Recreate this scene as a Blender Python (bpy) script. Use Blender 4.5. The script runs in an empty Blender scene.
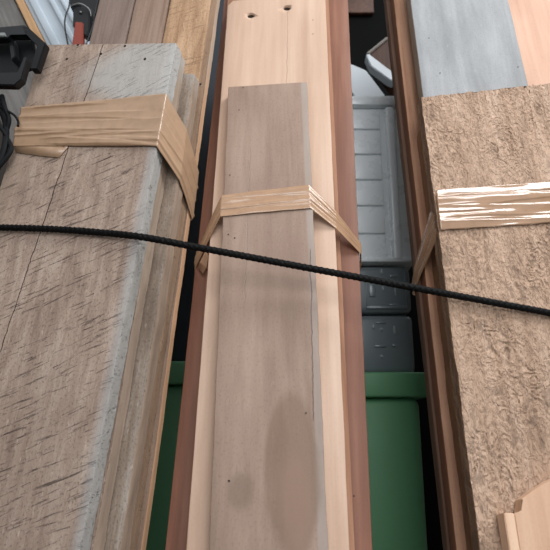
import bpy, bmesh, math, random
from mathutils import Vector, Matrix, noise
from mathutils.bvhtree import BVHTree
random.seed(7)
SC = bpy.context.scene
COL = SC.collection

# ------------------------------------------------------------------ camera
F, CX, CY = 600.0, 275.0, 275.0
PITCH = math.radians(15)
CAM = Vector((0, 0, 0.75))
RT = Vector((1, 0, 0))
UP = Vector((0, -math.sin(PITCH), math.cos(PITCH)))
FW = Vector((0, math.cos(PITCH), math.sin(PITCH)))
cd = bpy.data.cameras.new('camera')
cam = bpy.data.objects.new('camera', cd)
COL.objects.link(cam)
cam.location = CAM
cam.rotation_euler = (math.radians(90) + PITCH, 0, 0)
cd.sensor_width = 36
cd.lens = F / 550 * 36
cd.clip_start = 0.02
cd.dof.use_dof = True
cd.dof.focus_distance = 0.80
cd.dof.aperture_fstop = 9
SC.camera = cam
SC.view_settings.view_transform = 'Standard'
SC.view_settings.look = 'None'
SC.view_settings.gamma = 1
SC.view_settings.use_curve_mapping = False
SC.view_settings.exposure = 0.0


def ray(px, py):
    return RT * (px - CX) + UP * (CY - py) + FW * F


def proj(p):
    d = p - CAM
    z = d.dot(FW)
    return CX + F * d.dot(RT) / z, CY - F * d.dot(UP) / z


def hit(px, py, o, n):
    d = ray(px, py)
    return CAM + d * ((o - CAM).dot(n) / d.dot(n))


class Frame:
    """a stack of boards: u runs up the boards, e across them, n out of their front faces"""
    def __init__(s, vp, yaw, anchor, depth):
        s.u = ray(*vp).normalized()
        if s.u.z < 0: s.u = -s.u
        n = -FW + s.u * FW.dot(s.u)
        n.normalize()
        e = s.u.cross(n).normalized()
        s.n = Matrix.Rotation(math.radians(yaw), 3, s.u) @ n
        s.e = s.u.cross(s.n).normalized()
        if s.e.x < 0: s.e = -s.e
        s.o = CAM + ray(*anchor) * (depth / F)

    def hit(s, px, py, c=0.0):
        return hit(px, py, s.o + s.n * c, s.n)

    def loc(s, p):
        d = p - s.o
        return d.dot(s.e), d.dot(s.u), d.dot(s.n)

    def turned(s, deg):
        f = Frame.__new__(Frame)
        R = Matrix.Rotation(math.radians(deg), 3, s.n)
        f.o, f.n, f.u, f.e = s.o.copy(), s.n.copy(), R @ s.u, R @ s.e
        return f

    def w(s, a, b, c):
        return s.o + s.e * a + s.u * b + s.n * c

    def at(s, px, py, c=0.0):
        a, b, _ = s.loc(s.hit(px, py, c))
        return a, b

    def b_at(s, a, c, py):
        lo, hi = -2.0, 6.0
        for _ in range(50):
            m = (lo + hi) / 2
            d = s.w(a, m, c) - CAM
            if d.dot(FW) <= 0.01 or proj(s.w(a, m, c))[1] > py: lo = m
            else: hi = m
        return (lo + hi) / 2


FL = Frame((380, -1180), -17, (137, 270), 0.72)
FC = Frame((290, -810), -3, (275, 275), 0.77)
FC1 = FC.turned(1.1)
FL1 = FL.turned(-1.2)
FR = Frame((285, -950), 4, (448, 300), 0.74)


# ------------------------------------------------------------------ materials
def lin(c):
    return tuple(((v / 255) / 12.92 if v / 255 <= 0.04045 else ((v / 255 + 0.055) / 1.055) ** 2.4) for v in c) + (1,)


class NT:
    def __init__(s, name):
        s.m = bpy.data.materials.new(name)
        s.m.use_nodes = True
        s.t = s.m.node_tree
        s.N = s.t.nodes
        s.bsdf = s.N['Principled BSDF']

    def new(s, k): return s.N.new(k)

    def put(s, sock, v):
        if isinstance(v, bpy.types.NodeSocket): s.t.links.new(v, sock)
        elif v is not None: sock.default_value = v

    def math(s, op, a, b=None, c=None, clamp=False):
        n = s.new('ShaderNodeMath'); n.operation = op; n.use_clamp = clamp
        s.put(n.inputs[0], a); s.put(n.inputs[1], b)
        if c is not None: s.put(n.inputs[2], c)
        return n.outputs[0]

    def mix(s, f, a, b, mode='MIX'):
        n = s.new('ShaderNodeMix'); n.data_type = 'RGBA'; n.blend_type = mode
        s.put(n.inputs[0], f); s.put(n.inputs[6], a); s.put(n.inputs[7], b)
        return n.outputs[2]

    def coord(s, scale=(1, 1, 1), rot=(0, 0, 0), loc=(0, 0, 0), vec=None):
        if vec is None:
            tc = s.new('ShaderNodeTexCoord'); vec = tc.outputs['Object']
        m = s.new('ShaderNodeMapping')
        s.put(m.inputs['Vector'], vec)
        m.inputs['Location'].default_value = loc
        m.inputs['Rotation'].default_value = rot
        m.inputs['Scale'].default_value = scale
        return m.outputs[0]

    def noise(s, vec, scale, detail=4, rough=0.55, dist=0):
        n = s.new('ShaderNodeTexNoise')
        s.put(n.inputs['Vector'], vec)
        n.inputs['Scale'].default_value = scale
        n.inputs['Detail'].default_value = detail
        n.inputs['Roughness'].default_value = rough
        n.inputs['Distortion'].default_value = dist
        return n.outputs['Fac']

    def ramp(s, f, stops):
        n = s.new('ShaderNodeValToRGB')
        s.put(n.inputs[0], f)
        e = n.color_ramp.elements
        while len(e) < len(stops): e.new(0.5)
        for i, (p, c) in enumerate(stops):
            e[i].position = p
            e[i].color = c if isinstance(c, tuple) else (c, c, c, 1)
        return n.outputs[0]

    def step(s, f, a, b):
        n = s.new('ShaderNodeMapRange'); n.interpolation_type = 'SMOOTHSTEP'
        s.put(n.inputs[0], f)
        n.inputs[1].default_value = a; n.inputs[2].default_value = b
        return n.outputs[0]

    def bump(s, h, strength, dist, normal=None):
        n = s.new('ShaderNodeBump')
        n.inputs['Strength'].default_value = strength
        n.inputs['Distance'].default_value = dist
        s.put(n.inputs['Height'], h)
        if normal is not None: s.put(n.inputs['Normal'], normal)
        return n.outputs[0]


def wood(name, dark, mid, light, fine=0.35, rough=0.85, grain=1.0, saw=0.0, saw_rot=0.4, pits=0.0, seed=0,
         bands=(), spots=(), cracks=(), blotch=0.35, bumpd=0.0006, spec=0.25, side=None, gy=1.0, endgrey=None, contrast=1.0):
    """boards: local x across, y along the grain, z out of the face"""
    k = NT(name)
    L = (seed * 3.1, seed * 7.7, seed * 1.3)
    tc = k.new('ShaderNodeTexCoord'); P = tc.outputs['Object']
    sep = k.new('ShaderNodeSeparateXYZ'); k.put(sep.inputs[0], P)
    X, Y, Z = sep.outputs
    # wobble of the grain
    wob = k.noise(k.coord((1, .35, 1), loc=L, vec=P), 7, 3)
    g1 = k.noise(k.coord((1, .035 * gy, 1), loc=L, vec=P), 110 * grain, 6, .62, .25)
    g2 = k.noise(k.coord((1, .10 * gy, 1), loc=L, vec=P), 30 * grain, 5, .6, .8)
    g = k.math('ADD', k.math('MULTIPLY', g1, .55), k.math('MULTIPLY', g2, .45))
    col = k.ramp(g, [(.33, lin(dark)), (.5, lin(mid)), (.66, lin(light))])
    bl = k.noise(k.coord((1, .45, 1), loc=L, vec=P), 11, 5, .6)
    col = k.mix(k.math('MULTIPLY', k.step(bl, .40, .68), blotch), col, lin(dark))
    sp = k.noise(k.coord((1, .6, 1), loc=L, vec=P), 420, 4, .7)
    col = k.mix(k.math('MULTIPLY', k.step(sp, .50, .72), fine), col, lin(tuple(int(v * .62) for v in dark)))
    sp2 = k.noise(k.coord((1, .3, 1), loc=(L[0] + 5, 2, 3), vec=P), 160, 4, .7)
    col = k.mix(k.math('MULTIPLY', k.step(sp2, .58, .75), fine * .8), col, lin(tuple(min(255, int(v * 1.12)) for v in light)))
    h = k.math('ADD', k.math('MULTIPLY', g1, .8), k.math('MULTIPLY', sp, .5))
    if side:
        nt = k.new('ShaderNodeNewGeometry')
        # local-space normal through a vector transform
        vt = k.new('ShaderNodeVectorTransform'); vt.vector_type = 'NORMAL'; vt.convert_from = 'WORLD'; vt.convert_to = 'OBJECT'
        k.put(vt.inputs[0], nt.outputs['True Normal'])
        s2 = k.new('ShaderNodeSeparateXYZ'); k.put(s2.inputs[0], vt.outputs[0])
        f = k.step(k.math('ABSOLUTE', s2.outputs[0]), .72, .9)
        scol = k.ramp(g, [(.33, lin(tuple(int(v * .8) for v in side))), (.62, lin(side))])
        col = k.mix(k.math('MULTIPLY', f, .92), col, scol)
    if endgrey:
        sg = k.new('ShaderNodeSeparateXYZ'); k.put(sg.inputs[0], tc.outputs['Generated'])
        f = k.step(k.math('ADD', sg.outputs[1], k.math('MULTIPLY', k.math('SUBTRACT', bl, .5), .16)), endgrey[0], endgrey[0] + .06)
        col = k.mix(k.math('MULTIPLY', f, k.math('ADD', .45, k.math('MULTIPLY', sp2, .7)), clamp=True), col, lin(endgrey[1]))
    if saw:
        for q, (sc_, th, amt) in enumerate(((1.3, .60, .75), (.6, .635, .8), (2.4, .595, .6))):
            v = k.coord((.06, 1, 1), rot=(0, 0, 0), loc=(q * 3.3, q, 0), vec=k.coord(rot=(0, 0, -saw_rot - .05 * q), vec=P))
            s1 = k.noise(v, 150 * sc_, 3, .6, .15)
            m = k.noise(k.coord((1, 1, 1), loc=(L[0], 4 + q, 1), vec=P), 26, 4, .6)
            line = k.math('MULTIPLY', k.step(s1, th, th + .07), k.step(m, .38, .56))
            line = k.math('MULTIPLY', line, saw * amt, clamp=True)
            col = k.mix(line, col, lin(tuple(int(v * .55) for v in dark)))
            h = k.math('SUBTRACT', h, k.math('MULTIPLY', line, 1.6))
    if pits:
        v = k.coord((1.0, .42, 1), rot=(0, 0, .45), loc=L, vec=P)
        n1 = k.noise(v, 64, 4, .62, .7)
        n2 = k.noise(v, 170, 3, .65, .6)
        n3 = k.noise(k.coord(loc=(4, 1, 2), vec=v), 105, 3, .6, .5)
        # torn fibres lie in thin overlapping flakes with crisp lower edges
        rdg = k.math('ADD', k.math('MULTIPLY', n1, .7), k.math('MULTIPLY', n2, .3))
        terr = k.math('ADD', k.math('MULTIPLY', k.step(rdg, .47, .50), .5), k.math('MULTIPLY', k.step(n3, .50, .53), .35))
        terr = k.math('ADD', terr, k.math('MULTIPLY', k.step(rdg, .55, .58), .35))
        h = k.math('ADD', h, k.math('MULTIPLY', terr, 1.5 * pits))
        m = k.noise(k.coord((1, .6, 1), loc=(3, L[1], 1), vec=P), 9, 3, .5)
        msk = k.math('ADD', k.math('MULTIPLY', k.step(m, .32, .55), .6), .4)
        h = k.math('ADD', h, k.math('MULTIPLY', k.math('MULTIPLY', rdg, msk), 5 * pits))
        pit = k.math('MULTIPLY', k.math('MULTIPLY', k.step(rdg, .47, .41), msk), .5 * pits)
        col = k.mix(pit, col, lin(tuple(int(v * .45) for v in dark)))
    for (x0, x1, soft, c, amt) in bands:          # stripes of other wood (sapwood, weathered edge)
        xx = k.math('ADD', X, k.math('MULTIPLY', k.math('SUBTRACT', wob, .5), .012))
        f = k.math('MULTIPLY', k.step(xx, x0 - soft, x0 + soft), k.math('SUBTRACT', 1.0, k.step(xx, x1 - soft, x1 + soft)))
        f = k.math('MULTIPLY', f, k.math('ADD', .65, k.math('MULTIPLY', g1, .6)))
        col = k.mix(k.math('MULTIPLY', f, amt, clamp=True), col, lin(c))
    for (x, y, rx, ry, soft, c, amt) in spots:    # stains and knots
        dx = k.math('DIVIDE', k.math('SUBTRACT', X, x), rx)
        dy = k.math('DIVIDE', k.math('SUBTRACT', Y, y), ry)
        dd = k.math('SQRT', k.math('ADD', k.math('MULTIPLY', dx, dx), k.math('MULTIPLY', dy, dy)))
        dd = k.math('ADD', dd, k.math('MULTIPLY', k.math('SUBTRACT', bl, .5), .9))
        col = k.mix(k.math('MULTIPLY', k.math('SUBTRACT', 1.0, k.step(dd, 1 - soft, 1 + soft)), amt), col, lin(c))
    for (xa, ya, xb, yb, wd, c, amt) in cracks:   # drying splits
        t = k.math('DIVIDE', k.math('SUBTRACT', Y, ya), (yb - ya), clamp=True)
        xl = k.math('ADD', xa, k.math('MULTIPLY', t, xb - xa))
        jit = k.math('MULTIPLY', k.math('SUBTRACT', k.noise(k.coord(vec=P), 45, 4, .6), .5), .006)
        d = k.math('ABSOLUTE', k.math('ADD', k.math('SUBTRACT', X, xl), jit))
        f = k.math('SUBTRACT', 1.0, k.step(d, wd * .4, wd * 1.2))
        ymin, ymax = min(ya, yb), max(ya, yb)
        f = k.math('MULTIPLY', f, k.math('MULTIPLY', k.step(Y, ymin - .004, ymin + .004), k.math('SUBTRACT', 1.0, k.step(Y, ymax - .004, ymax + .004))))
        col = k.mix(k.math('MULTIPLY', f, amt), col, lin(c))
        h = k.math('SUBTRACT', h, k.math('MULTIPLY', f, 3.0))
    k.put(k.bsdf.inputs['Base Color'], col)
    k.bsdf.inputs['Roughness'].default_value = rough
    k.bsdf.inputs['Specular IOR Level'].default_value = spec
    k.put(k.bsdf.inputs['Normal'], k.bump(h, .8, bumpd))
    return k.m


def plain(name, c, rough=.5, metal=0, var=.12, scale=30, spec=.5, bump=0.0, coat=0, trans=0):
    k = NT(name)
    n = k.noise(k.coord(), scale, 5, .6)
    col = k.mix(k.math('MULTIPLY', n, var * 2), lin(c), lin(tuple(int(v * .55) for v in c)))
    k.put(k.bsdf.inputs['Base Color'], col)
    k.bsdf.inputs['Metallic'].default_value = metal
    k.put(k.bsdf.inputs['Roughness'], k.math('ADD', rough - .05, k.math('MULTIPLY', n, .1)))
    k.bsdf.inputs['Specular IOR Level'].default_value = spec
    k.bsdf.inputs['Coat Weight'].default_value = coat
    k.bsdf.inputs['Transmission Weight'].default_value = trans
    if bump: k.put(k.bsdf.inputs['Normal'], k.bump(n, .6, bump))
    return k.m


def tape_mat(name, c, rough, alpha, coat=.3):
    k = NT(name)
    n = k.noise(k.coord((1, 1, 1)), 60, 3, .6)
    col = k.mix(k.math('MULTIPLY', k.step(n, .4, .7), .3), lin(c), lin(tuple(int(v * .8) for v in c)))
    k.put(k.bsdf.inputs['Base Color'], col)
    k.bsdf.inputs['Roughness'].default_value = rough
    k.bsdf.inputs['Specular IOR Level'].default_value = .6
    k.bsdf.inputs['Coat Weight'].default_value = coat
    k.bsdf.inputs['Coat Roughness'].default_value = .05
    k.bsdf.inputs['Alpha'].default_value = alpha
    return k.m


# ------------------------------------------------------------------ object helpers
def tag(o, label=None, cat=None, group=None, kind=None):
    if label: o['label'] = label
    if cat: o['category'] = cat
    if group: o['group'] = group
    if kind: o['kind'] = kind
    return o


def link(name, bm, mat, mw=None, parent=None, smooth=True):
    me = bpy.data.meshes.new(name)
    bmesh.ops.recalc_face_normals(bm, faces=bm.faces)
    bm.to_mesh(me); bm.free()
    if smooth:
        for p in me.polygons: p.use_smooth = True
        try: me.set_sharp_from_angle(angle=math.radians(35))
        except Exception: pass
    if mat: me.materials.append(mat)
    o = bpy.data.objects.new(name, me)
    COL.objects.link(o)
    mw = mw or Matrix.Identity(4)
    if parent is not None:
        o.parent = parent
        o.matrix_parent_inverse = Matrix.Identity(4)
        o.matrix_local = PW[parent.name].inverted() @ mw
    else:
        o.matrix_world = mw
    PW[o.name] = mw.copy()
    return o


PW = {}


def empty(name, loc):
    o = bpy.data.objects.new(name, None)
    o.empty_display_size = .03
    COL.objects.link(o)
    o.matrix_world = Matrix.Translation(loc)
    PW[o.name] = Matrix.Translation(loc)
    return o


def basis(fr, a, b, c):
    m = Matrix((fr.e, fr.u, fr.n)).transposed().to_4x4()
    m.translation = fr.w(a, b, c)
    return m


def board(name, fr, c, left, right, top, t, mat, wear=.0012, r=.0018, rtop=0.0, seed=0, fray=0.0, rings=90, front=12, gap=.0006,
          bottom_py=None, torn=0.0):
    """a board in the stack fr; its front face lies at offset c; left/right: a point of either long edge as
    seen in the photo; top: image height of its top end at the left and at the right"""
    aL = fr.at(left[0], left[1], c)[0]
    aR = fr.at(right[0], right[1], c)[0]
    bTL, bTR = fr.b_at(aL, c, top[0]), fr.b_at(aR, c, top[1])
    # bottom edge rests on the floor
    a0 = (aL + aR) / 2
    lo = []
    for a in (aL, aR):
        for cc in (c, c - t):
            p = fr.w(a, 0, cc); lo.append(-p.z / fr.u.z)
    b0 = max(lo)
    if bottom_py is not None: b0 = fr.b_at(a0, c, bottom_py)
    org = basis(fr, a0, (b0 + bTL) / 2, c)
    bm0 = (b0 + bTL) / 2
    W = aR - aL
    prof = []
    nf = front
    # (side fraction -.5...5, z, kind)
    pts = []
    for i in range(nf + 1):
        x = -W / 2 + r + (W - 2 * r) * i / nf
        pts.append((x, 0.0))
    pts += [(W / 2 - r * .3, -r * .3), (W / 2, -r)]
    for i in range(1, 5): pts.append((W / 2, -r - (t - 2 * r) * i / 4))
    pts += [(W / 2 - r, -t + gap), (-W / 2 + r, -t + gap)]
    for i in range(4, 0, -1): pts.append((-W / 2, -r - (t - 2 * r) * i / 4))
    pts += [(-W / 2, -r), (-W / 2 + r * .3, -r * .3)]
    bm = bmesh.new()
    rows = []
    # dense rings where the photo looks, sparse below
    ts = [i / 10 * .45 for i in range(10)] + [.45 + .55 * i / rings for i in range(rings + 1)]
    for s in ts:
        row = []
        for (x, z) in pts:
            fx = (x + W / 2) / W
            btop = bTL + (bTR - bTL) * fx
            b = b0 + (btop - b0) * s
            xx = x
            if rtop:
                d = btop - b
                if d < rtop:
                    ins = rtop - math.sqrt(max(0, rtop * rtop - (rtop - d) ** 2))
                    xx = x * (1 - 2 * ins / W)
            v = Vector((xx * 30 + seed * 13.7, b * 18, z * 40 + seed))
            nz = noise.noise(v); nx = noise.noise(v + Vector((31, 7, 2)))
            hf = noise.noise(Vector((x * 130, b * 90, z * 160 + seed * 3)))
            dx = wear * .55 * nx + wear * .35 * hf
            dz = (wear * .35 * nz + wear * .25 * hf)
            if abs(x) > W / 2 - 2 * r:
                dx *= 1.5
                dz = dz * 1.0 - abs(hf) * wear * .3
            if z < -t * .5: dz = abs(dz) * .4
            else: dz = min(dz, .0)
            if torn and z > -1e-6:
                # torn, flaky sawn surface: overlapping scales running down to the right
                q = Vector(((x * .90 + b * .43) * 92, (b * .90 - x * .43) * 52, seed))
                w1 = noise.noise(q * .5) * .9
                n1 = noise.noise(q + Vector((w1, w1 * .7, 0)))
                n2 = noise.noise(q * 2.1 + Vector((3, w1, 5)))
                calm = min(1, max(.25, .75 + 1.6 * noise.noise(Vector((x * 13, b * 9, 4)))))
                saw_ = ((n1 * 2.6 + n2 * .35) % 1.0)
                saw_ = saw_ / .78 if saw_ < .78 else (1 - saw_) / .22
                dz -= torn * calm * (saw_ * .8 + .5 * abs(n2))
            if s == ts[-1] and fray:
                b += fray * noise.noise(Vector((x * 90, z * 60, seed * 5)))
            row.append(bm.verts.new((xx + dx, b - bm0, z + dz)))
        rows.append(row)
    n = len(pts)
    for i in range(len(rows) - 1):
        for j in range(n):
            bm.faces.new((rows[i][j], rows[i][(j + 1) % n], rows[i + 1][(j + 1) % n], rows[i + 1][j]))
    bm.faces.new(rows[0][::-1]); bm.faces.new(rows[-1])
    o = link(name, bm, mat, org)
    o_info[o.name] = (fr, a0, bm0, c, W)
    return o


o_info = {}


def nail(bd, px, py, rad=.0011, mat=None, name='nail', side=None):
    """nail in the front face (or the long side) of a board at a point of the photo"""
    fr, a0, bm0, c, W = o_info[bd.name]
    if side is None:
        p = fr.hit(px, py, c); nrm = fr.n
    else:
        sgn = 1 if side > 0 else -1
        nrm = fr.e * sgn
        p = hit(px, py, fr.w(a0 + sgn * W / 2, 0, 0), fr.e)
    bm = bmesh.new()
    bmesh.ops.create_cone(bm, cap_ends=True, segments=12, radius1=rad * .8, radius2=rad, depth=.004)
    q = nrm.to_track_quat('Z', 'Y').to_matrix().to_4x4()
    q.translation = p - nrm * .0016
    return link(name, bm, mat, q, bd)


def hull_side(fr, boards, sgn, b):
    """corners of the stack on one side, as the tape pulled round them at height b would touch them: (a, c)"""
    pts = []
    for bd, t in boards:
        f2, a0, _, c, W = o_info[bd.name]
        for cc in (c, c - t):
            a = fr.loc(f2.w(a0 + sgn * W / 2, b, cc))[0] + sgn * .0010
            pts.append((a * sgn, cc + (.0009 if (bd is boards[0][0] and cc == c) else 0)))
    pts.sort(key=lambda p: -p[1])
    first = pts[0]
    cmin = min(p[1] for p in pts)
    last = max((p for p in pts if abs(p[1] - cmin) < 1e-6), key=lambda p: p[0])
    pts = [p for p in pts if p[0] >= first[0] - .001]
    if last not in pts: pts.append((max(last[0], first[0]), last[1]))
    h = []
    for p in pts:                      # outer hull, front to back
        while len(h) >= 2 and (h[-1][0] - h[-2][0]) * (p[1] - h[-2][1]) - (h[-1][1] - h[-2][1]) * (p[0] - h[-2][0]) >= 0:
            h.pop()
        h.append(p)
    return [(a * sgn, c) for a, c in h]


def wrap(fr, boards, sgn, top0, bot0, slope_t, slope_b):
    """sections from the front corner (top0, bot0) to the back of the stack; slope = fall in b per metre of path"""
    bt, bb = fr.loc(top0)[1], fr.loc(bot0)[1]
    out = []
    ht = hull_side(fr, boards, sgn, (bt + bb) / 2 - .02)
    L = 0
    for i, (a, c) in enumerate(ht):
        if i:
            L += math.hypot(a - ht[i - 1][0], c - ht[i - 1][1])
            d0 = Vector((a - ht[i - 1][0], c - ht[i - 1][1]))
            nn = (fr.n * abs(d0.x) + fr.e * sgn * abs(d0.y)).normalized()
            out.append((fr.w(a, bt - slope_t * L, c), fr.w(a, bb - slope_b * L, c), nn))
    a, c = ht[-1]
    out.append((fr.w(a - sgn * .05, bt - slope_t * (L + .02), c - .002), fr.w(a - sgn * .05, bb - slope_b * (L + .02), c - .002), -fr.n))
    return out


def sect_tape(name, sects, mat, seed=0, nu=26, nv=34, amp=.0012, width_noise=.0012, folds=6, fine=0.25):
    """sticky tape: sects = list of (top, bottom, outward normal), from one end to the other"""
    rnd = random.Random(int(seed * 100))
    tot_len = sum((sects[i + 1][0] - sects[i][0]).length for i in range(len(sects) - 1))
    cr = []
    for q in range(int(folds)):
        v0 = rnd.uniform(.02, .98); x0 = rnd.uniform(-.1, .75) * tot_len; x1 = x0 + rnd.uniform(.25, .8) * tot_len
        cr.append((x0, x1, v0, min(.97, max(.03, v0 + rnd.uniform(-.28, .28))), rnd.uniform(.4, 1.0), rnd.choice((-1, 1)), rnd.uniform(.05, .18)))
    bm = bmesh.new()
    cols = []
    S = len(sects) - 1
    tot = 0
    for i in range(S):
        (t0, b0, n0), (t1, b1, n1) = sects[i], sects[i + 1]
        seglen = (t1 - t0).length
        k = max(3, int(nu * seglen / .1))
        for q in range(k + (1 if i == S - 1 else 0)):
            s = q / k
            T = t0.lerp(t1, s); B = b0.lerp(b1, s)
            N = (n0.lerp(n1, s)).normalized()
            L = tot + s * seglen
            colv = []
            for j in range(nv + 1):
                v = j / nv
                P = T.lerp(B, v)
                d = 0
                for (x0, x1, v0, v1, h, sg, wd) in cr:
                    if x0 < L < x1:
                        u = (L - x0) / (x1 - x0)
                        env = min(1, u * 6, (1 - u) * 6)
                        vk = v0 + (v1 - v0) * u + .012 * noise.noise(Vector((L * 40, v0 * 9, seed)))
                        dd = (v - vk) * sg
                        d += h * env * (math.exp(-dd / wd) if dd > 0 else math.exp(dd / .012))
                f2 = noise.noise(Vector((v * 5.0, L * 14, seed + 9)))
                d = amp * (min(d, 1.6) * .6 + fine * (f2 + .5))
                if j in (0, nv): d *= .3
                P = P + N * (max(d, 0) + .0006)
                if j in (0, nv):
                    P += (T - B).normalized() * width_noise * noise.noise(Vector((L * 30, j, seed)))
                colv.append(bm.verts.new(P))
            cols.append(colv)
        tot += seglen
    for i in range(len(cols) - 1):
        for j in range(nv):
            bm.faces.new((cols[i][j], cols[i][j + 1], cols[i + 1][j + 1], cols[i + 1][j]))
    me_o = link(name, bm, mat)
    me = me_o.data
    if 'sharp_edge' in me.attributes: me.attributes.remove(me.attributes['sharp_edge'])
    md = me_o.modifiers.new('thickness', 'SOLIDIFY'); md.thickness = .00012; md.offset = 1
    return me_o


def prism(bm, pts, z0, z1):
    """pts: 2-D outline, extruded from z0 to z1"""
    a = [bm.verts.new((x, y, z0)) for x, y in pts]
    b = [bm.verts.new((x, y, z1)) for x, y in pts]
    n = len(pts)
    for i in range(n):
        bm.faces.new((a[i], a[(i + 1) % n], b[(i + 1) % n], b[i]))
    bm.faces.new(a[::-1]); bm.faces.new(b)


def box(bm, lo, hi, bev=0.0, seg=2):
    b2 = bmesh.new()
    bmesh.ops.create_cube(b2, size=1)
    for v in b2.verts:
        v.co = Vector([(lo[i] + hi[i]) / 2 + v.co[i] * (hi[i] - lo[i]) for i in range(3)])
    if bev:
        bmesh.ops.bevel(b2, geom=list(b2.edges), offset=bev, segments=seg, affect='EDGES', profile=.5)
    me = bpy.data.meshes.new('tmp'); b2.to_mesh(me); b2.free()
    bm.from_mesh(me); bpy.data.meshes.remove(me)


def tube(name, pts, rad, mat, sides=12, twist=0.0, ribs=0, parent=None, rscale=None, step=.0016):
    """smooth tube through points (Catmull-Rom), optional braided surface"""
    P = [pts[0]] + list(pts) + [pts[-1]]
    path = []
    for i in range(1, len(P) - 2):
        p0, p1, p2, p3 = P[i - 1], P[i], P[i + 1], P[i + 2]
        n = max(4, int((p2 - p1).length / step))
        for q in range(n):
            t = q / n
            path.append(.5 * ((2 * p1) + (p2 - p0) * t + (2 * p0 - 5 * p1 + 4 * p2 - p3) * t * t + (3 * p1 - p0 - 3 * p2 + p3) * t ** 3))
    path.append(P[-2].copy())
    bm = bmesh.new(); rows = []
    T = (path[1] - path[0]).normalized()
    A = T.orthogonal().normalized()
    L = 0
    for i, p in enumerate(path):
        if i:
            L += (p - path[i - 1]).length
        T = (path[min(i + 1, len(path) - 1)] - path[max(i - 1, 0)]).normalized()
        A = (A - T * A.dot(T)).normalized(); Bv = T.cross(A)
        row = []
        for j in range(sides):
            th = 2 * math.pi * j / sides
            r = rad
            if ribs:
                r *= 1 + .06 * math.sin(ribs * th + twist * L) * 1 + .06 * math.sin(ribs * th - twist * L)
                r *= 1 + .05 * noise.noise(Vector((L * 400, th, 1)))
            row.append(bm.verts.new(p + (A * math.cos(th) + Bv * math.sin(th)) * r))
        rows.append(row)
    for i in range(len(rows) - 1):
        for j in range(sides):
            bm.faces.new((rows[i][j], rows[i][(j + 1) % sides], rows[i + 1][(j + 1) % sides], rows[i + 1][j]))
    bm.faces.new(rows[0][::-1]); bm.faces.new(rows[-1])
    o = link(name, bm, mat, parent=parent)
    for p in o.data.polygons: p.use_smooth = True
    return o


M_NAIL = plain('rusty_nail_metal', (46, 36, 30), .6, .6, .3, 200)

# ================================================================== LEFT STACK
def lp(fr, c, px, py, bd=None):
    a, b = fr.at(px, py, c)
    if bd is not None:
        _, a0, bm0, _, _ = o_info[bd.name]
        return a - a0, b - bm0
    return a, b


TL_ = .0215
# wide sawn board in front: find its local coordinates first so that marks can be set in its material
def local_of(fr, c, left, right, top):
    aL = fr.at(left[0], left[1], c)[0]; aR = fr.at(right[0], right[1], c)[0]
    bTL = fr.b_at(aL, c, top[0])
    lo = []
    t = .0215
    for a in (aL, aR):
        for cc in (c, c - t):
            p = fr.w(a, 0, cc); lo.append(-p.z / fr.u.z)
    b0 = max(lo)
    return (aL + aR) / 2, (b0 + bTL) / 2, aR - aL


a0, b0_, W = local_of(FL1, 0, (38, 60), (133, 270), (45, 43))
def q1(px, py):
    a, b = FL1.at(px, py, 0); return a - a0, b - b0_
ca, cb, cc2 = q1(104, 42), q1(0, 352), q1(60, 168)
sa, sb = q1(105, 45), q1(108, 100)
s1 = q1(150, 70)
M_L1 = wood('grey_sawn_wood', (134, 114, 101), (168, 146, 131), (188, 169, 154), fine=.75, saw=1.0, saw_rot=.36, seed=1, bumpd=.0012, gy=3.0,
            bands=[(W / 2 - .010, W / 2 + .02, .008, (158, 158, 156), .7), (-W / 2 - .01, -W / 2 + .03, .012, (160, 140, 122), .4)],
            spots=[(s1[0], s1[1], .10, .055, .35, (176, 174, 170), .75)],
            cracks=[(cb[0], cb[1], ca[0], ca[1], .0007, (52, 40, 34), .95)], blotch=.35, side=(172, 163, 152))
L1 = board('sawn_board', FL1, 0, (38, 60), (133, 270), (45, 43), TL_, M_L1, wear=.0016, seed=1, rings=130)
tag(L1, 'wide grey sawn board with diagonal saw marks and long crack, front of left bundle', 'board')
for (x, y) in ((67, 59), (101, 54), (125, 46), (145, 59), (78, 45)):
    nail(L1, x, y, .0020, M_NAIL)

M_Lb = [wood('brown_weathered_wood', (100, 82, 70), (138, 118, 103), (170, 152, 138), fine=.7, seed=2, blotch=.5, side=(168, 148, 130), bumpd=.0012, gy=2, endgrey=(.93, (172, 168, 162))),
        wood('pale_grey_weathered_wood', (104, 88, 76), (142, 126, 112), (168, 158, 148), fine=.7, seed=3, blotch=.5, side=(156, 134, 116), bumpd=.0012, gy=2, endgrey=(.93, (170, 166, 160))),
        wood('knotty_brown_wood', (140, 108, 80), (188, 152, 120), (208, 174, 142), fine=.6, gy=2, seed=4, blotch=.35, saw=.35, saw_rot=.15,
             side=(150, 124, 102), bumpd=.0012)]
L2 = board('sawn_board', FL.turned(-.6), -TL_, (40, 60), (118, 410), (50, 52), TL_, M_Lb[0], seed=2, wear=.0016)
tag(L2, 'brown weathered board directly behind the wide grey sawn board, its edge showing', 'board')
L3 = board('sawn_board', FL.turned(-.4), -2 * TL_, (41, 80), (142, 410), (70, 74), TL_, M_Lb[1], seed=3, wear=.0016)
tag(L3, 'third board of the left taped bundle, ending lowest at a pale grey nailed corner', 'board')
nail(L3, 201, 84, .0013, M_NAIL, side=1)
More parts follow.
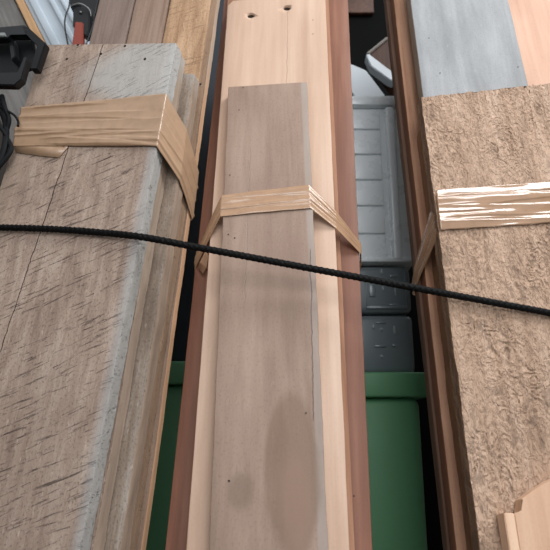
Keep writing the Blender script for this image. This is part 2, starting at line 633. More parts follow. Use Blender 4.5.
# fourth layer: three narrow boards side by side, taller than the front one
c4 = -3 * TL_
L4 = board('planed_board', FL.turned(-.4), c4, (162.5, 41), (205.5, 38), (-30, -34), TL_, M_Lb[2], seed=4, wear=.0014)
tag(L4, 'orange-brown fresh board rising above the left bundle, between brown board and grey edge', 'board')
M_B2 = wood('taupe_wood', (112, 88, 74), (150, 126, 110), (164, 142, 126), fine=.3, seed=5, blotch=.3)
B2 = board('planed_board', FL.turned(-.4), c4, (126.5, 41), (161, 41), (-20, -22), TL_, M_B2, seed=5, wear=.0008)
tag(B2, 'smooth taupe board behind the left bundle top, right beside the orange-brown board', 'board')
M_B1 = wood('grey_taupe_wood', (102, 86, 78), (136, 118, 108), (150, 132, 122), fine=.3, seed=6, blotch=.3)
B1 = board('planed_board', FL.turned(-.4), c4, (90, 38), (125, 41), (-20, -22), TL_, M_B1, seed=6, wear=.0008)
tag(B1, 'greyish taupe board behind the left bundle top, beside the black hanging tool', 'board')
M_L5 = wood('grey_edge_wood', (104, 84, 70), (136, 114, 98), (160, 138, 120), fine=.4, seed=7, side=(206, 162, 126), endgrey=(.8, (150, 138, 126)))
L5 = board('thin_board', FL, c4 - TL_, (120, 41), (211.5, 41), (-34, -36), .013, M_L5, seed=7, wear=.0010)
tag(L5, 'rearmost long board of the left bundle with a fresh orange sawn edge', 'board')

# ================================================================== CENTRE STACK
T0 = .020
ca0, cb0, cW = None, None, None
def q2(px, py):
    a, b = FC1.at(px, py, 0); return a, b
tl = FC1.at(229, 87, 0); tr = FC1.at(316, 300, 0)
cA = (FC1.at(218, 300, 0)[0] + FC1.at(315.5, 300, 0)[0]) / 2
lo = []
for px in (218, 315.5):
    for cc in (0, -T0):
        lo.append(-FC1.w(FC1.at(px, 300, 0)[0], 0, cc).z / FC1.u.z)
cB = (max(lo) + FC1.b_at(FC1.at(218, 300, 0)[0], 0, 87)) / 2
def q3(px, py):
    a, b = FC1.at(px, py, 0); return a - cA, b - cB
sA, sB, sC, sD = q3(291, 470), q3(229, 481), q3(300, 300), q3(243, 400)
M_C1 = wood('smooth_taupe_board_wood', (136, 114, 100), (154, 131, 116), (166, 144, 129), fine=.3, seed=8, blotch=.35, gy=2.5, grain=.6, bumpd=.0003, rough=.7,
            spots=[(sA[0], sA[1], .030, .085, .13, (122, 100, 84), .6), (sA[0] + .004, sA[1] - .03, .016, .05, .4, (146, 118, 102), .6),
                   (sB[0] + .01, sB[1] - .01, .014, .02, .4, (116, 98, 84), .5),
                   (sC[0] - .02, sC[1] + .03, .05, .06, .6, (128, 104, 92), .35)],
            bands=[(.0555 - .003, .08, .0015, (160, 150, 142), .6)],
            cracks=[(*q3(243, 300), *q3(249, 150), .0006, (180, 166, 156), .4), (*q3(312, 420), *q3(309, 250), .0007, (90, 74, 66), .5)])
C1 = board('planed_board', FC1, 0, (219.2, 300), (317, 300), (87, 82), T0, M_C1, seed=8, wear=.0011, r=.0012, rings=130)
tag(C1, 'short taupe board with a dark water stain, front of the centre taped bundle', 'board')
for (x, y, r_) in ((230, 175, .0009), (228.3, 234.5, .0010), (234.7, 238, .0011), (229, 481, .0012), (243, 87.6, .0009), (239, 110, .0009), (306, 413, .0009)):
    nail(C1, x, y, r_, M_NAIL)
M_C2 = wood('pale_pine_wood', (180, 148, 126), (198, 168, 146), (212, 184, 163), fine=.10, seed=9, blotch=.25, grain=.5, bumpd=.0002, rough=.6,
            cracks=[(.012, -.2, .02, .75, .0006, (160, 128, 104), .4)])
C2 = board('pine_board', FC, -T0, (207.5, 270), (338.5, 300), (1, -8), .022, M_C2, seed=9, wear=.0005, r=.0014, rtop=.008, rings=70)
tag(C2, 'pale pine board with two dark drilled holes behind the short taupe board', 'board')
# two drilled holes
fr, a0c, b0c, cc, Wc = o_info[C2.name]
cut = bmesh.new()
for (x, y) in ((251, 15.5), (287, 8)):
    a, b = FC.at(x, y, cc)
    mm = Matrix.Translation((a - a0c, b - b0c, -.006))
    bmesh.ops.create_cone(cut, cap_ends=True, segments=24, radius1=.0074, radius2=.0066, depth=.030, matrix=mm)
cutter = link('cutter', cut, None, PW[C2.name])
md = C2.modifiers.new('holes', 'BOOLEAN'); md.object = cutter; md.solver = 'EXACT'; md.operation = 'DIFFERENCE'
bpy.context.view_layer.update()
dg = bpy.context.evaluated_depsgraph_get()
me = bpy.data.meshes.new_from_object(C2.evaluated_get(dg))
C2.modifiers.clear(); C2.data = me
bpy.data.objects.remove(cutter, do_unlink=True)
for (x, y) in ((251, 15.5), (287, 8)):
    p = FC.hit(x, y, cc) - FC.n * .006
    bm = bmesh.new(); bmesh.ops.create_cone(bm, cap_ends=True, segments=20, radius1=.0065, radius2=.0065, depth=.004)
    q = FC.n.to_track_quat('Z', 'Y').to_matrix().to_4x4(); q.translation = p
    link('hole_shade', bm, M_NAIL, q, C2)  # dark disc put in for the shade inside the drilled hole
for (x, y) in ((313, 20), (313, 34)):
    nail(C2, x, y, .0007, M_NAIL, 'staple')
M_C3b = wood('tan_strip_wood', (128, 90, 70), (158, 118, 94), (176, 136, 110), fine=.15, seed=10)
C3b = board('thin_board', FC, -T0 - .022, (212, 200), (343, 300), (-16, -22), .006, M_C3b, seed=10, wear=.0005, r=.001)
tag(C3b, 'thin tan board showing as a narrow line between pale pine and red-brown board', 'board')
M_C3 = wood('red_brown_wood', (98, 60, 43), (126, 82, 62), (144, 100, 78), fine=.12, seed=11, blotch=.3, grain=.6, rough=.55, bumpd=.0002, spec=.4)
C3 = board('hardwood_board', FC.turned(-1.0), -T0 - .028, (195, 270), (360, 270), (-25, -30), .022, M_C3, seed=11, wear=.0005, r=.0012)
tag(C3, 'red-brown hardwood board at the back of the centre bundle, widest of the three', 'board')
nail(C3, 354, 496, .0009, M_NAIL)

# ================================================================== RIGHT STACK
TR_ = .022
M_R1 = wood('rough_pale_sawn_wood', (150, 122, 101), (186, 156, 133), (206, 178, 156), fine=.4, seed=12, pits=.9, blotch=.25, bumpd=.0020,
            cracks=[(*((lambda q: (q[0], q[1]))((FR.at(498, 118, 0)[0] - (FR.at(447, 300, 0)[0] + FR.at(640, 300, 0)[0]) / 2, 0))), 0, 1, .0001, (80, 60, 50), 0)][:0],
            side=(136, 108, 86))
R1 = board('rough_board', FR, 0, (447.5, 300), (640, 300), (97, 80), TR_, M_R1, seed=12, wear=.0016, fray=.004, rings=560, front=170, torn=.0024)
tag(R1, 'pale rough-sawn board with torn fibres, front of the right taped bundle', 'board')
nail(R1, 525, 86.5, .0012, M_NAIL)
M_R2 = wood('blue_grey_painted_wood', (118, 119, 119), (145, 146, 147), (162, 163, 164), fine=.3, seed=13, blotch=.5, gy=3, grain=.35, rough=.6, bumpd=.0002,
            side=(150, 134, 118))
R2 = board('grey_board', FR, -TR_, (418.5, 60), (522.5, 60), (-30, -38), TR_, M_R2, seed=13, wear=.0006)
tag(R2, 'smooth blue-grey board rising behind the pale rough-sawn board', 'board')
for (x, y) in ((518, 67), (440, 73), (429, 38)):
    nail(R2, x, y, .0010, M_NAIL)
M_R2b = wood('rough_brown_wood', (122, 92, 70), (158, 128, 104), (180, 152, 130), fine=.3, seed=14, pits=.6, side=(134, 100, 74))
R2b = board('rough_board', FR, -2 * TR_, (442, 300), (650, 300), (128, 110), TR_, M_R2b, seed=14, wear=.0016)
tag(R2b, 'rough brown board, its edge showing left of the pale rough-sawn board', 'board')
M_R3 = wood('pink_pine_wood', (166, 126, 104), (190, 149, 124), (204, 166, 142), fine=.12, seed=15, blotch=.3, grain=.5, rough=.6)
R3 = board('pine_board', FR, -3 * TR_, (500, 60), (720, 60), (-64, -74), TR_, M_R3, seed=15, wear=.0006)
tag(R3, 'clean pale pink pine board at the top right corner behind the blue-grey board', 'board')
M_R4 = wood('pinkish_planed_wood', (146, 104, 80), (176, 134, 108), (194, 154, 128), fine=.2, seed=16, blotch=.4, side=(112, 74, 54))
R4 = board('pine_board', FR, -3 * TR_, (400.5, 60), (494, 60), (-60, -64), TR_, M_R4, seed=16, wear=.0007)
tag(R4, 'pinkish brown narrow board showing as a strip left of the blue-grey board', 'board')
M_R5 = wood('dark_greybrown_wood', (78, 58, 46), (100, 76, 62), (118, 94, 80), fine=.2, seed=17)
R5 = board('dark_board', FR.turned(.2), -4 * TR_, (393, 60), (560, 60), (-60, -62), .018, M_R5, seed=17, wear=.0007)
tag(R5, 'dark grey-brown board at the back left edge of the right bundle', 'board')
# short fresh offcut in front at the lower right
def offcut():
    t = .018
    c = t + .001
    px = [(514, 513), (522.5, 511), (522, 499), (536, 488.5), (552, 479), (640, 436)]
    pts = [FR.at(x, y, c) for x, y in px]
    aL = pts[0][0]; aR = pts[-1][0]
    b0 = -FR.w(aL, 0, 0).z / FR.u.z + .004
    pl = [(a, b) for a, b in pts] + [(aR, b0), (aL, b0)]
    a0 = (aL + aR) / 2; bb = (b0 + pts[0][1]) / 2
    bm = bmesh.new()
    prism(bm, [(a - a0, b - bb) for a, b in pl], -t, 0)
    bmesh.ops.bevel(bm, geom=list(bm.edges), offset=.0009, segments=2, affect='EDGES')
    mat = wood('fresh_offcut_wood', (186, 146, 118), (206, 168, 140), (216, 182, 156), fine=.12, seed=18, blotch=.3, grain=.6, bumpd=.0003, side=(220, 184, 152))
    o = link('offcut_board', bm, mat, basis(FR, a0, bb, c))
    q = [FR.at(503.5, 513, c), FR.at(513.6, 513, c)]
    bm = bmesh.new()
    prism(bm, [(q[0][0] - a0, q[0][1] - bb), (q[1][0] - a0 , q[1][1] - bb), (q[1][0] - a0, b0 - bb), (q[0][0] + .006 - a0, b0 - bb)], -t, .0008)
    bmesh.ops.bevel(bm, geom=list(bm.edges), offset=.0008, segments=2, affect='EDGES')
    link('edge_strip', bm, wood('pale_offcut_edge', (206, 168, 138), (222, 188, 160), (230, 198, 170), fine=.1, seed=19, grain=.6), PW[o.name], o)
    return o
OC = offcut()
tag(OC, 'fresh clean offcut with a stepped top in front of the rough-sawn board, lower right', 'board')

# ================================================================== TAPE
M_T1 = tape_mat('brown_packing_tape', (176, 143, 114), .32, .95, .2)
M_T2 = tape_mat('thin_brown_packing_tape', (184, 146, 114), .24, .85, .5)
M_T3 = tape_mat('glossy_packing_tape', (182, 146, 116), .10, .74, .6)
STL = [(L1, TL_), (L2, TL_), (L3, TL_), (L4, TL_), (L5, .013)]
STC = [(C1, T0), (C2, .022), (C3b, .006), (C3, .022)]
STR = [(R1, TR_), (R2b, TR_), (R4, TR_), (R5, .018)]
n1, e1 = FL.n, FL.e
pLt, pLb = FL.hit(23, 108, .0009), FL.hit(13, 146, .0009)
pRt, pRb = FL.hit(166, 94, .0009), FL.hit(156.5, 147, .0009)
cL = c4 - TL_ - .017
back_l = [(FL.w(FL.loc(p)[0] + da, FL.loc(p)[1] - .015, cc), -e1) for da in (0,) for cc in (-.05,) for p in (pLt, pLb)]
T1 = sect_tape('packing_tape', [(back_l[0][0], back_l[1][0], -e1), (pLt, pLb, (n1 - e1 * .4).normalized()), (pRt, pRb, (n1 + e1 * .6).normalized())]
               + wrap(FL, STL, 1, pRt, pRb, .62, .55), M_T1, seed=1.52, nu=60, nv=80, amp=.0036, folds=16)
tag(T1, 'wide wrinkled brown packing tape wrapped round the left board bundle', 'tape')
fl = [FL.hit(12.5, 142, .0014), FL.hit(16, 152.5, .0014), FL.hit(38, 155.5, .0016), FL.hit(59, 157.5, .0018), FL.hit(68, 147, .0016), FL.hit(66, 143, .0012), FL.hit(40, 141, .0012)]
bm = bmesh.new()
bm.faces.new([bm.verts.new(p) for p in fl])
fo = link('loose_flap', bm, M_T1, parent=T1)
md = fo.modifiers.new('thickness', 'SOLIDIFY'); md.thickness = .0002; md.offset = 1

n2, e2 = FC.n, FC.e
cA1 = FC.hit(222, 195.5, .0009); cA2 = FC.hit(220.5, 217, .0009)
cB1 = FC.hit(308.5, 185, .0009); cB2 = FC.hit(310, 208.5, .0009)
WL = wrap(FC, STC, -1, cA1, cA2, .95, .85)[::-1]
WR = wrap(FC, STC, 1, cB1, cB2, .80, .55)
T2 = sect_tape('packing_tape', WL + [(cA1, cA2, (n2 - e2 * .4).normalized()), (cB1, cB2, (n2 + e2 * .4).normalized())] + WR,
               M_T2, seed=4.12, nu=60, nv=50, amp=.0024, folds=16)
tag(T2, 'narrow bunched brown packing tape wrapped round the centre board bundle', 'tape')
T2b = sect_tape('loose_tail', [(FC.hit(206, 250, -.02), FC.hit(208, 256, -.02), n2), (FC.hit(200, 262, -.03), FC.hit(207, 268, -.03), (n2 - e2).normalized()),
                               (FC.hit(197, 268, -.045), FC.hit(203, 274, -.04), n2)], M_T3, seed=2, nu=60, nv=10, amp=.0018, folds=4)
T2b.parent = T2

n3, e3 = FR.n, FR.e
rA1 = FR.hit(436.5, 190, .0009); rA2 = FR.hit(441, 230.5, .0009)
rB1 = FR.hit(640, 176, .0009); rB2 = FR.hit(640, 217, .0009)
WL = wrap(FR, STR, -1, rA1, rA2, .80, .42)[::-1]
T3 = sect_tape('packing_tape', WL + [(rA1, rA2, (n3 - e3 * .4).normalized()), (rB1, rB2, n3)], M_T3, seed=6.2, nu=80, nv=80, amp=.0030, folds=22, fine=.4)
tag(T3, 'shiny translucent packing tape wrapped round the right board bundle', 'tape')

# ================================================================== CORD
rr = .0042
def rope_mat():
    k = NT('black_braided_cord')
    n = k.noise(k.coord(), 500, 3, .6)
    k.put(k.bsdf.inputs['Base Color'], k.ramp(n, [(.5, lin((7, 7, 7))), (.66, lin((20, 19, 18))), (.75, lin((80, 73, 62)))]))
    k.bsdf.inputs['Roughness'].default_value = .7
    k.bsdf.inputs['Specular IOR Level'].default_value = .15
    k.put(k.bsdf.inputs['Normal'], k.bump(n, .6, .0006))
    return k.m
rp = [FL.hit(-170, 228, .012), FL.hit(-60, 226.5, .009), FL.hit(0, 227.5, .0062), FL.hit(50, 229, .0058), FL.hit(100, 232.5, .0055), FL.hit(143, 237.2, .0056)]
endp = FR.hit(552, 313.5, .0056)
st = rp[-1]
for i in range(1, 9):
    rp.append(st.lerp(endp, i / 8))
rp.append(FR.hit(640, 331, .0056)); rp.append(FR.hit(760, 356, .0056))
R = tube('elastic_cord', rp, rr, rope_mat(), sides=20, twist=900, ribs=4, step=.0011)
tag(R, 'black braided cord stretched across all three board bundles', 'cord')

# ================================================================== BOXES BEHIND
def atY(px, py, Y):
    d = ray(px, py)
    return CAM + d * (Y / d.y)

M_GRN = plain('green_plastic', (98, 156, 112), .45, 0, .1, 12)
M_SIL = plain('silver_grey_plastic', (238, 244, 246), .28, .1, .08, 20)
M_DGR = plain('dark_grey_plastic', (124, 134, 138), .3, .1, .12, 25)
M_NAV = plain('navy_black_plastic', (30, 38, 46), .4, 0, .1, 20)
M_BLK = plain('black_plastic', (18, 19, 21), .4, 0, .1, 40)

def green_bin(x0, x1, Y_, ytop, ylip, label, zb=0.0):
    Y = Y_
    zt = atY(275, ytop, Y).z; zl = atY(275, ylip, Y).z
    X0 = atY(x0, ytop, Y).x; X1 = atY(x1, ytop, Y).x
    e = empty('storage_bin', ((X0 + X1) / 2, Y + .15, zb))
    bm = bmesh.new(); box(bm, (X0 + .012, Y + .014, zb), (X1 - .012, Y + .30, zl + .004), .02, 4)
    link('body', bm, M_GRN, parent=e)
    bm = bmesh.new(); box(bm, (X0, Y, zl), (X1, Y + .36, zt), .004, 3)
    link('lid', bm, M_GRN, parent=e)
    tag(e, label, 'bin')
    return zt
gt = green_bin(236, 428, 1.05, 372, 397, 'green plastic bin below the grey boxes, right of the centre bundle')
gt2 = green_bin(125, 233, 1.05, 361, 384, 'green plastic bin below the navy box, left of the centre bundle')

# dark grey moulded case on the green bin
def ribbed_case():
    Y = 1.10
    zt = atY(275, 264, Y).z; zm = atY(275, 313, Y).z
    X0 = atY(250, 300, Y).x; X1 = atY(412, 300, Y).x
    e = empty('moulded_case', ((X0 + X1) / 2, Y + .13, gt))
    tag(e, 'dark grey moulded plastic case between the silver crate and the green bin', 'case')
    bm = bmesh.new(); box(bm, (X0, Y, gt + .001), (X1, Y + .26, zm - .003), .012, 3)
    link('lower_shell', bm, M_DGR, parent=e)
    bm = bmesh.new(); box(bm, (X0, Y, zm), (X1, Y + .26, zt - .003), .012, 3)
    link('upper_shell', bm, M_DGR, parent=e)
    def P(x, y): p = atY(x, y, Y); return p.x, p.z
    # raised mouldings
    def bar(x0, y0, x1, y1, d=.004, name='moulding', m=M_DGR, bev=.0015):
        a = P(x0, y0); b = P(x1, y1)
        bm = bmesh.new(); box(bm, (min(a[0], b[0]), Y - d, min(a[1], b[1])), (max(a[0], b[0]), Y + .004, max(a[1], b[1])), min(bev, abs(a[0] - b[0]) * .3, abs(a[1] - b[1]) * .3), 2)
        return link(name, bm, m, parent=e)
    M_MLD = plain('highlight_grey_plastic', (150, 160, 164), .3, 0, .1, 25)  # lighter case plastic, paints highlight dots on the small mouldings
    for (x0, y0, x1, y1) in ((365, 270, 368, 306), (404, 270, 406.5, 306), (366, 306, 408, 309), (368.5, 284, 376, 297),
                             (382, 286, 384, 291), (394, 287, 396, 296), (380, 269, 383, 274), (389, 275, 398, 277.5), (389, 304, 399, 306),
                             (372, 324, 374.5, 329), (380, 328, 383, 331), (374, 345, 386, 347.5), (392, 344, 397, 347), (380, 355, 383, 358),
                             (376, 322, 386, 323.6), (393, 326, 395.5, 334)):
        bar(x0, y0, x1, y1, d=.003, m=M_MLD if abs(x1 - x0) < 4 and abs(y1 - y0) < 14 else M_DGR)
    return zt
ct = ribbed_case()

def silver_crate():
    Y = 1.09
    zt = atY(275, 97, Y).z; zl = atY(275, 106, Y).z
    X0 = atY(250, 200, Y).x
    X1 = atY(396.5, 110, Y).x
    e = empty('slatted_crate', ((X0 + X1) / 2, Y + .13, ct))
    tag(e, 'silver-grey plastic crate with horizontal slats seen between centre and right bundles', 'crate')
    bm = bmesh.new(); box(bm, (X0, Y + .006, ct), (X1 + .022, Y + .27, zl), .008, 3)
    link('body', bm, M_SIL, parent=e)
    bm = bmesh.new(); box(bm, (X0 - .004, Y - .006, zl), (X1 + .010, Y + .28, zt), .003, 2)
    link('lid', bm, M_SIL, parent=e)
    # upright corner ridge
    def P(x, y): p = atY(x, y, Y); return p.x, p.z
    x0 = P(385, 115)[0]; x1 = P(394, 115)[0]
    bm = bmesh.new(); box(bm, (x0, Y - .006, ct + .004), (x1, Y + .010, zl - .004), .005, 4)
    link('corner_ridge', bm, M_SIL, parent=e)
    ys = [110, 129.5, 154.5, 180, 206, 234, 260]
    xr = P(380, 120)[0]
    for i in range(6):
        za = P(0, ys[i])[1] - .0016; zb = P(0, ys[i + 1])[1] + .0016
        bm = bmesh.new(); box(bm, (X0 + .01, Y + .000, zb), (xr, Y + .010, za), .0022, 3)
        link('slat', bm, M_SIL, parent=e)
    bm = bmesh.new(); box(bm, (X0 - .002, Y - .004, ct + .0005), (X1 + .026, Y + .010, ct + .010), .003, 2)
    link('bottom_rim', bm, M_SIL, parent=e)
    return zt
st_ = silver_crate()

# navy box seen as the dark strip between left and centre bundles
Y = 1.16
zt = atY(275, -60, Y).z
xa, xb = atY(140, 200, Y).x, atY(245, 200, Y).x
e = empty('storage_box', ((xa + xb) / 2, Y + .1, gt2))
tag(e, 'tall navy-black plastic box standing on the left green bin', 'box')
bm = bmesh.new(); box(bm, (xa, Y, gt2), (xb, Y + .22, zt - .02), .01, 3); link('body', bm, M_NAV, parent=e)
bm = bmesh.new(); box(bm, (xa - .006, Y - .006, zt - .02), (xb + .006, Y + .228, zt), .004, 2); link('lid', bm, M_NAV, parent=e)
a_ = atY(186, 352, Y)

# things lying on the silver crate, seen in the gap at the top
def quad_slab(name, px, Yd, t, mat, label=None, cat=None, parent=None, zmin=None, bev=.002):
    """a slab seen face on at distance Yd, thickness t behind its face"""
    pts = []
    for (x, y) in px:
        p = atY(x, y, Yd); pts.append((p.x, p.z if zmin is None else max(p.z, zmin)))
    cx = sum(p[0] for p in pts) / len(pts); cz = sum(p[1] for p in pts) / len(pts)
    bm = bmesh.new()
    prism(bm, [(p[0] - cx, p[1] - cz) for p in pts], -t, 0)
    if bev: bmesh.ops.bevel(bm, geom=list(bm.edges), offset=bev, segments=2, affect='EDGES')
    m = Matrix(((1, 0, 0), (0, 0, -1), (0, 1, 0))).to_4x4()      # local z towards the camera (-Y)
    m.translation = (cx, Yd, cz)
    o = link(name, bm, mat, m, parent)
    if label: tag(o, label, cat)
    return o
M_WHT = plain('white_paint', (198, 204, 208), .5, 0, .06, 15)
M_DBR = wood('dark_stained_wood', (48, 28, 18), (74, 44, 28), (96, 60, 40), fine=.1, seed=21, rough=.5)
quad_slab('white_batten', [(330, 62), (352, 64), (366, 70), (385, 95), (386, 115), (366, 115), (352, 90), (330, 76)], 1.20, .03, M_WHT,
          'white painted batten lying aslant on the silver crate lid', 'batten', zmin=st_)
tr = quad_slab('wooden_tray', [(368, 52), (389, 36.5), (410, 50), (410, 140), (402, 140), (394, 82)], 1.27, .05, M_DBR, zmin=st_, label=
               'dark brown tray tilted on its corner behind the white batten', cat='tray')
quad_slab('tray_edge', [(367, 53), (369.5, 54.5), (392, 71), (397, 82), (390, 80), (371, 66), (366, 55)], 1.265, .03, M_WHT, parent=tr)
quad_slab('tray_rim', [(366.5, 52.5), (387, 36), (389, 37.5), (369, 54)], 1.262, .03, plain('worn_grey_rim', (120, 112, 104), .6), parent=tr)
bc = empty('cupboard', (.25, 1.6, 0))
tag(bc, 'dark cupboard filling the gap behind the tilted brown tray', 'cupboard')
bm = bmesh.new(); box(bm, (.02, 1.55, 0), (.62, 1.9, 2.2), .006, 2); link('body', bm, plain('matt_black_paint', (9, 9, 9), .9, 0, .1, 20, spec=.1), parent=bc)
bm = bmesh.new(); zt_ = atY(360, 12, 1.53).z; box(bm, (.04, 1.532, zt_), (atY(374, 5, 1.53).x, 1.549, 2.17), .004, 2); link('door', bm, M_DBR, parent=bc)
# ================================================================== UPPER LEFT
# white ribbed panel and pine strip leaning the other way
FP = Frame((-330, -700), 0, (50, 20), 1.38)
M_PAN = plain('white_panel_paint', (188, 198, 206), .45, 0, .05, 10)
pa = board('shutter', FP, 0, (34.2, 20), (80, 20), (-60, -60), .018, bottom_py=200, mat= M_PAN, seed=30, wear=.0001, r=.002)
tag(pa, 'white ribbed shutter leaning behind the top left corner of the left bundle', 'panel')
_, a0p, b0p, _, Wp = o_info[pa.name]
for i, (fx, w_) in enumerate(((-.30, .018), (.12, .012), (.36, .010))):
    bm = bmesh.new(); box(bm, (fx * Wp - w_ / 2, -3, -.001), (fx * Wp + w_ / 2, 3, .006), .0028, 3)
    bb = [v.co for v in bm.verts]
    L_half = max(v.co.y for v in pa.data.vertices) - .004
    for v in bm.verts: v.co.y = max(min(v.co.y, L_half), -L_half)
    link('rib', bm, M_PAN, PW[pa.name], pa)
M_ST = wood('pine_strip_wood', (170, 130, 92), (196, 156, 116), (210, 172, 134), fine=.15, seed=23)
ps = board('pine_strip', FP, .004, (25, 20), (33.4, 20), (-60, -60), .02, bottom_py=200, mat=M_ST, seed=23, wear=.0005)
tag(ps, 'narrow pine strip along the left edge of the white ribbed shutter', 'strip')
M_DG = wood('dark_grey_old_wood', (96, 92, 88), (124, 120, 116), (146, 142, 138), fine=.3, seed=24)
pg = board('weathered_board', FP, -.005, (-40, 20), (23.5, 20), (-60, -60), .02, bottom_py=200, mat=M_DG, seed=24, wear=.0008)
tag(pg, 'old silver-grey board far left behind the black clamp, beside the pine strip', 'board')

zc = min((PW[o.name] @ v.co).z for o in (pa, ps, pg) for v in o.data.vertices)
ys_ = [(PW[o.name] @ v.co) for o in (pa, ps, pg) for v in o.data.vertices]
yb = min((v.y, v.z)[0] for v in ys_ if v.z < zc + .05)
cab = empty('cabinet', (-.62, yb + .2, 0))
tag(cab, 'low brown cabinet behind the left bundle carrying the white shutter', 'cabinet')
bm = bmesh.new(); box(bm, (-1.1, yb - .02, 0), (atY(100, 120, yb).x, yb + .42, zc), .003, 2)
link('body', bm, M_DBR, parent=cab)
bm = bmesh.new(); box(bm, (-1.09, yb - .036, .05), (atY(98, 120, yb).x, yb - .0205, zc - .03), .003, 2)
cdr = link('door', bm, M_DBR, parent=cab)

# black clamp over the top left corner of the bundle
def clamp():
    fr = FL
    c = .030
    A = lambda x, y, cc=c: fr.at(x, y, cc)
    e = empty('bar_clamp', fr.hit(10, 60, 0))
    tag(e, 'black clamp gripping the top left corner of the left bundle', 'clamp')
    mw = basis(fr, 0, 0, 0)
    M_CL = plain('black_clamp_plastic', (9, 10, 12), .4, 0, .1, 60, spec=.3)
    M_CL2 = plain('dark_grey_clamp_metal', (20, 23, 26), .4, .1, .1, 60)
    def part(name, px, c0, c1, mat, bev=.0012):
        bm = bmesh.new(); prism(bm, [A(x, y, c1) for x, y in px], c0, c1)
        bmesh.ops.bevel(bm, geom=list(bm.edges), offset=bev, segments=2, affect='EDGES')
        return link(name, bm, mat, mw, e)
    part('jaw_plate', [(-30, 40), (9, 38), (33, 40), (37, 66), (23, 70), (22, 76), (-30, 80)], .004, .010, M_CL)
    part('upper_arm', [(-30, 29), (3, 27), (24, 24.5), (29, 29), (26, 35), (10, 34), (8, 38), (-30, 40)], .018, .030, M_CL2)
    part('angled_arm', [(22, 26), (28, 27), (45.5, 43), (36.5, 69), (30, 69), (38, 45), (24, 33)], .018, .030, M_CL)
    part('lower_arm', [(-30, 73), (18, 73), (24, 56), (27, 58), (21, 79), (14, 85), (-30, 84)], .014, .026, M_CL2)
    part('post', [(8, 38), (13, 38), (15, 56), (11, 60)], .008, .022, M_CL2)
    part('highlight_tab', [(-30, 32), (4.5, 32), (5.5, 36), (-30, 37)], .026, .033, plain('highlight_silver', (170, 172, 170), .35, .7))  # pale slab paints the silver highlight on the black clamp
    p = fr.hit(25, 60, .02)
    bm = bmesh.new(); bmesh.ops.create_uvsphere(bm, u_segments=16, v_segments=10, radius=.003)
    m = mw.copy(); m.translation = p
    link('screw', bm, M_CL2, m, e)
    bm = bmesh.new(); bmesh.ops.create_cone(bm, cap_ends=True, segments=20, radius1=.006, radius2=.006, depth=.02)
    m = mw.copy(); m.translation = fr.hit(7, 82, .014)
    link('pad', bm, M_CL, m, e)
clamp()

# black straps hanging at the left edge
M_STR = plain('black_webbing', (12, 14, 17), .7, 0, .2, 90, spec=.2)
se = empty('hanging_straps', FL.hit(-5, 110, .01))
tag(se, 'tangle of black straps hanging at the left edge below the clamp', 'strap')
def strap(pts, r_, c=.012):
    return tube('strap', [FL.hit(x, y, c + .006 * math.sin(i * 1.7)) for i, (x, y) in enumerate(pts)], r_, M_STR, sides=10, parent=None, step=.003)
for pts, r_ in (([(-6, 86), (-3, 100), (2, 112), (6, 126), (4, 150), (-6, 175)], .0046), ([(-4, 104), (6, 110), (14, 115), (18, 121), (18, 126)], .0017),
                ([(2, 96), (5, 108), (9, 120), (6, 135), (11, 150), (-4, 170)], .0034), ([(-6, 118), (1, 128), (7, 140), (3, 158), (-8, 168)], .0026)):
    s_ = strap(pts, r_)
    s_.parent = se; s_.matrix_parent_inverse = PW[se.name].inverted()

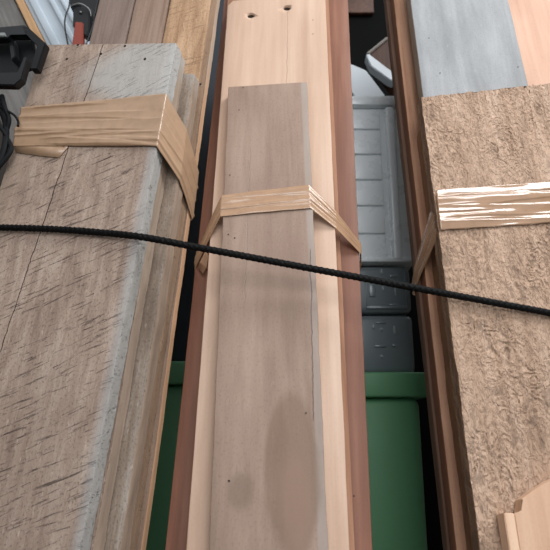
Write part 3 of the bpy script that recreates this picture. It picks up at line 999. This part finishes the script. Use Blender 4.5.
# black tool with a red handle hanging behind the bundle
def tool():
    Yd = 1.02
    e = empty('hanging_tool', atY(80, 20, Yd))
    tag(e, 'black tool with a red-brown handle hanging beside the white shutter', 'tool')
    quad_slab('head', [(73, 9), (77, 6.5), (84, 6), (90, 10), (89, 30), (87, 36), (83, 35), (82, 24), (76, 24), (72.5, 26)], Yd, .02, M_BLK, parent=e)
    quad_slab('back_plate', [(68, -40), (100, -40), (99, -5), (93, 20), (90, 30), (88, 10), (80, 4), (70, 7)], Yd + .02, .02, M_BLK, parent=e)
    quad_slab('handle', [(75, 21), (83, 22), (82.5, 50), (71, 50)], Yd - .005, .016, plain('red_brown_plastic', (140, 62, 48), .45), parent=e)
    bm = bmesh.new(); bmesh.ops.create_uvsphere(bm, u_segments=14, v_segments=8, radius=.0035)
    link('rivet', bm, plain('dull_rivet_metal', (110, 110, 108), .4, .7), Matrix.Translation(atY(80.5, 12.5, Yd - .001)), e)
    c1 = tube('cord', [atY(70, -30, Yd), atY(69.5, 3, Yd - .004), atY(65.5, 16, Yd - .004), atY(65, 28, Yd - .002), atY(69, 50, Yd)], .0016, M_BLK, sides=8, step=.003)
    c2 = tube('cord', [atY(90, 8, Yd), atY(94, 20, Yd - .004), atY(90, 34, Yd - .004), atY(84, 50, Yd)], .0014, M_BLK, sides=8, step=.003)
    c3 = tube('cord', [atY(71, 6, Yd), atY(80, 3.5, Yd - .012), atY(89, 9, Yd - .006), atY(91, 16, Yd)], .0012, plain('white_cord', (150, 150, 148), .5), sides=8, step=.003)
    for c in (c1, c2, c3):
        c.parent = e; c.matrix_parent_inverse = PW[e.name].inverted()
tool()

# ================================================================== ROOM
def wallbox(name, lo, hi, mat):
    bm = bmesh.new(); box(bm, lo, hi)
    return tag(link(name, bm, mat, smooth=False), kind='structure')
M_FLR = plain('concrete_floor', (110, 106, 100), .85, 0, .2, 8, bump=.001)
M_WAL = plain('dark_brick_paint', (70, 62, 56), .85, 0, .2, 9, bump=.001)
wallbox('floor', (-2.2, -1.6, -.1), (2.2, 2.0, 0), M_FLR)
wallbox('wall_back', (-2.2, 2.0, -.1), (2.2, 2.1, 2.8), M_WAL)
wallbox('wall_left', (-2.3, -1.6, -.1), (-2.2, 2.1, 2.8), M_WAL)
wallbox('wall_right', (2.2, -1.6, -.1), (2.3, 2.1, 2.8), M_WAL)

# ================================================================== LIGHT
def area(name, loc, target, sx, sy, power, color):
    d = bpy.data.lights.new(name, 'AREA'); d.shape = 'RECTANGLE'; d.size = sx; d.size_y = sy
    d.energy = power; d.color = color
    o = bpy.data.objects.new(name, d); COL.objects.link(o)
    o.location = loc
    o.rotation_euler = (Vector(target) - Vector(loc)).to_track_quat('-Z', 'Y').to_euler()
    return o
area('daylight_opening', (1.15, .02, 2.6), (0, .85, 1.0), 1.4, .7, 42, (.96, .98, 1.0))
area('front_fill', (.3, -1.5, 1.75), (.1, 1.0, 1.1), 1.3, 1.2, 27, (.97, .98, 1.0))  # added frontal fill to brighten the gaps between the bundles
w = bpy.data.worlds.new('overcast'); SC.world = w; w.use_nodes = True
bg = w.node_tree.nodes['Background']
bg.inputs[0].default_value = (.92, .96, 1.0, 1); bg.inputs[1].default_value = .7
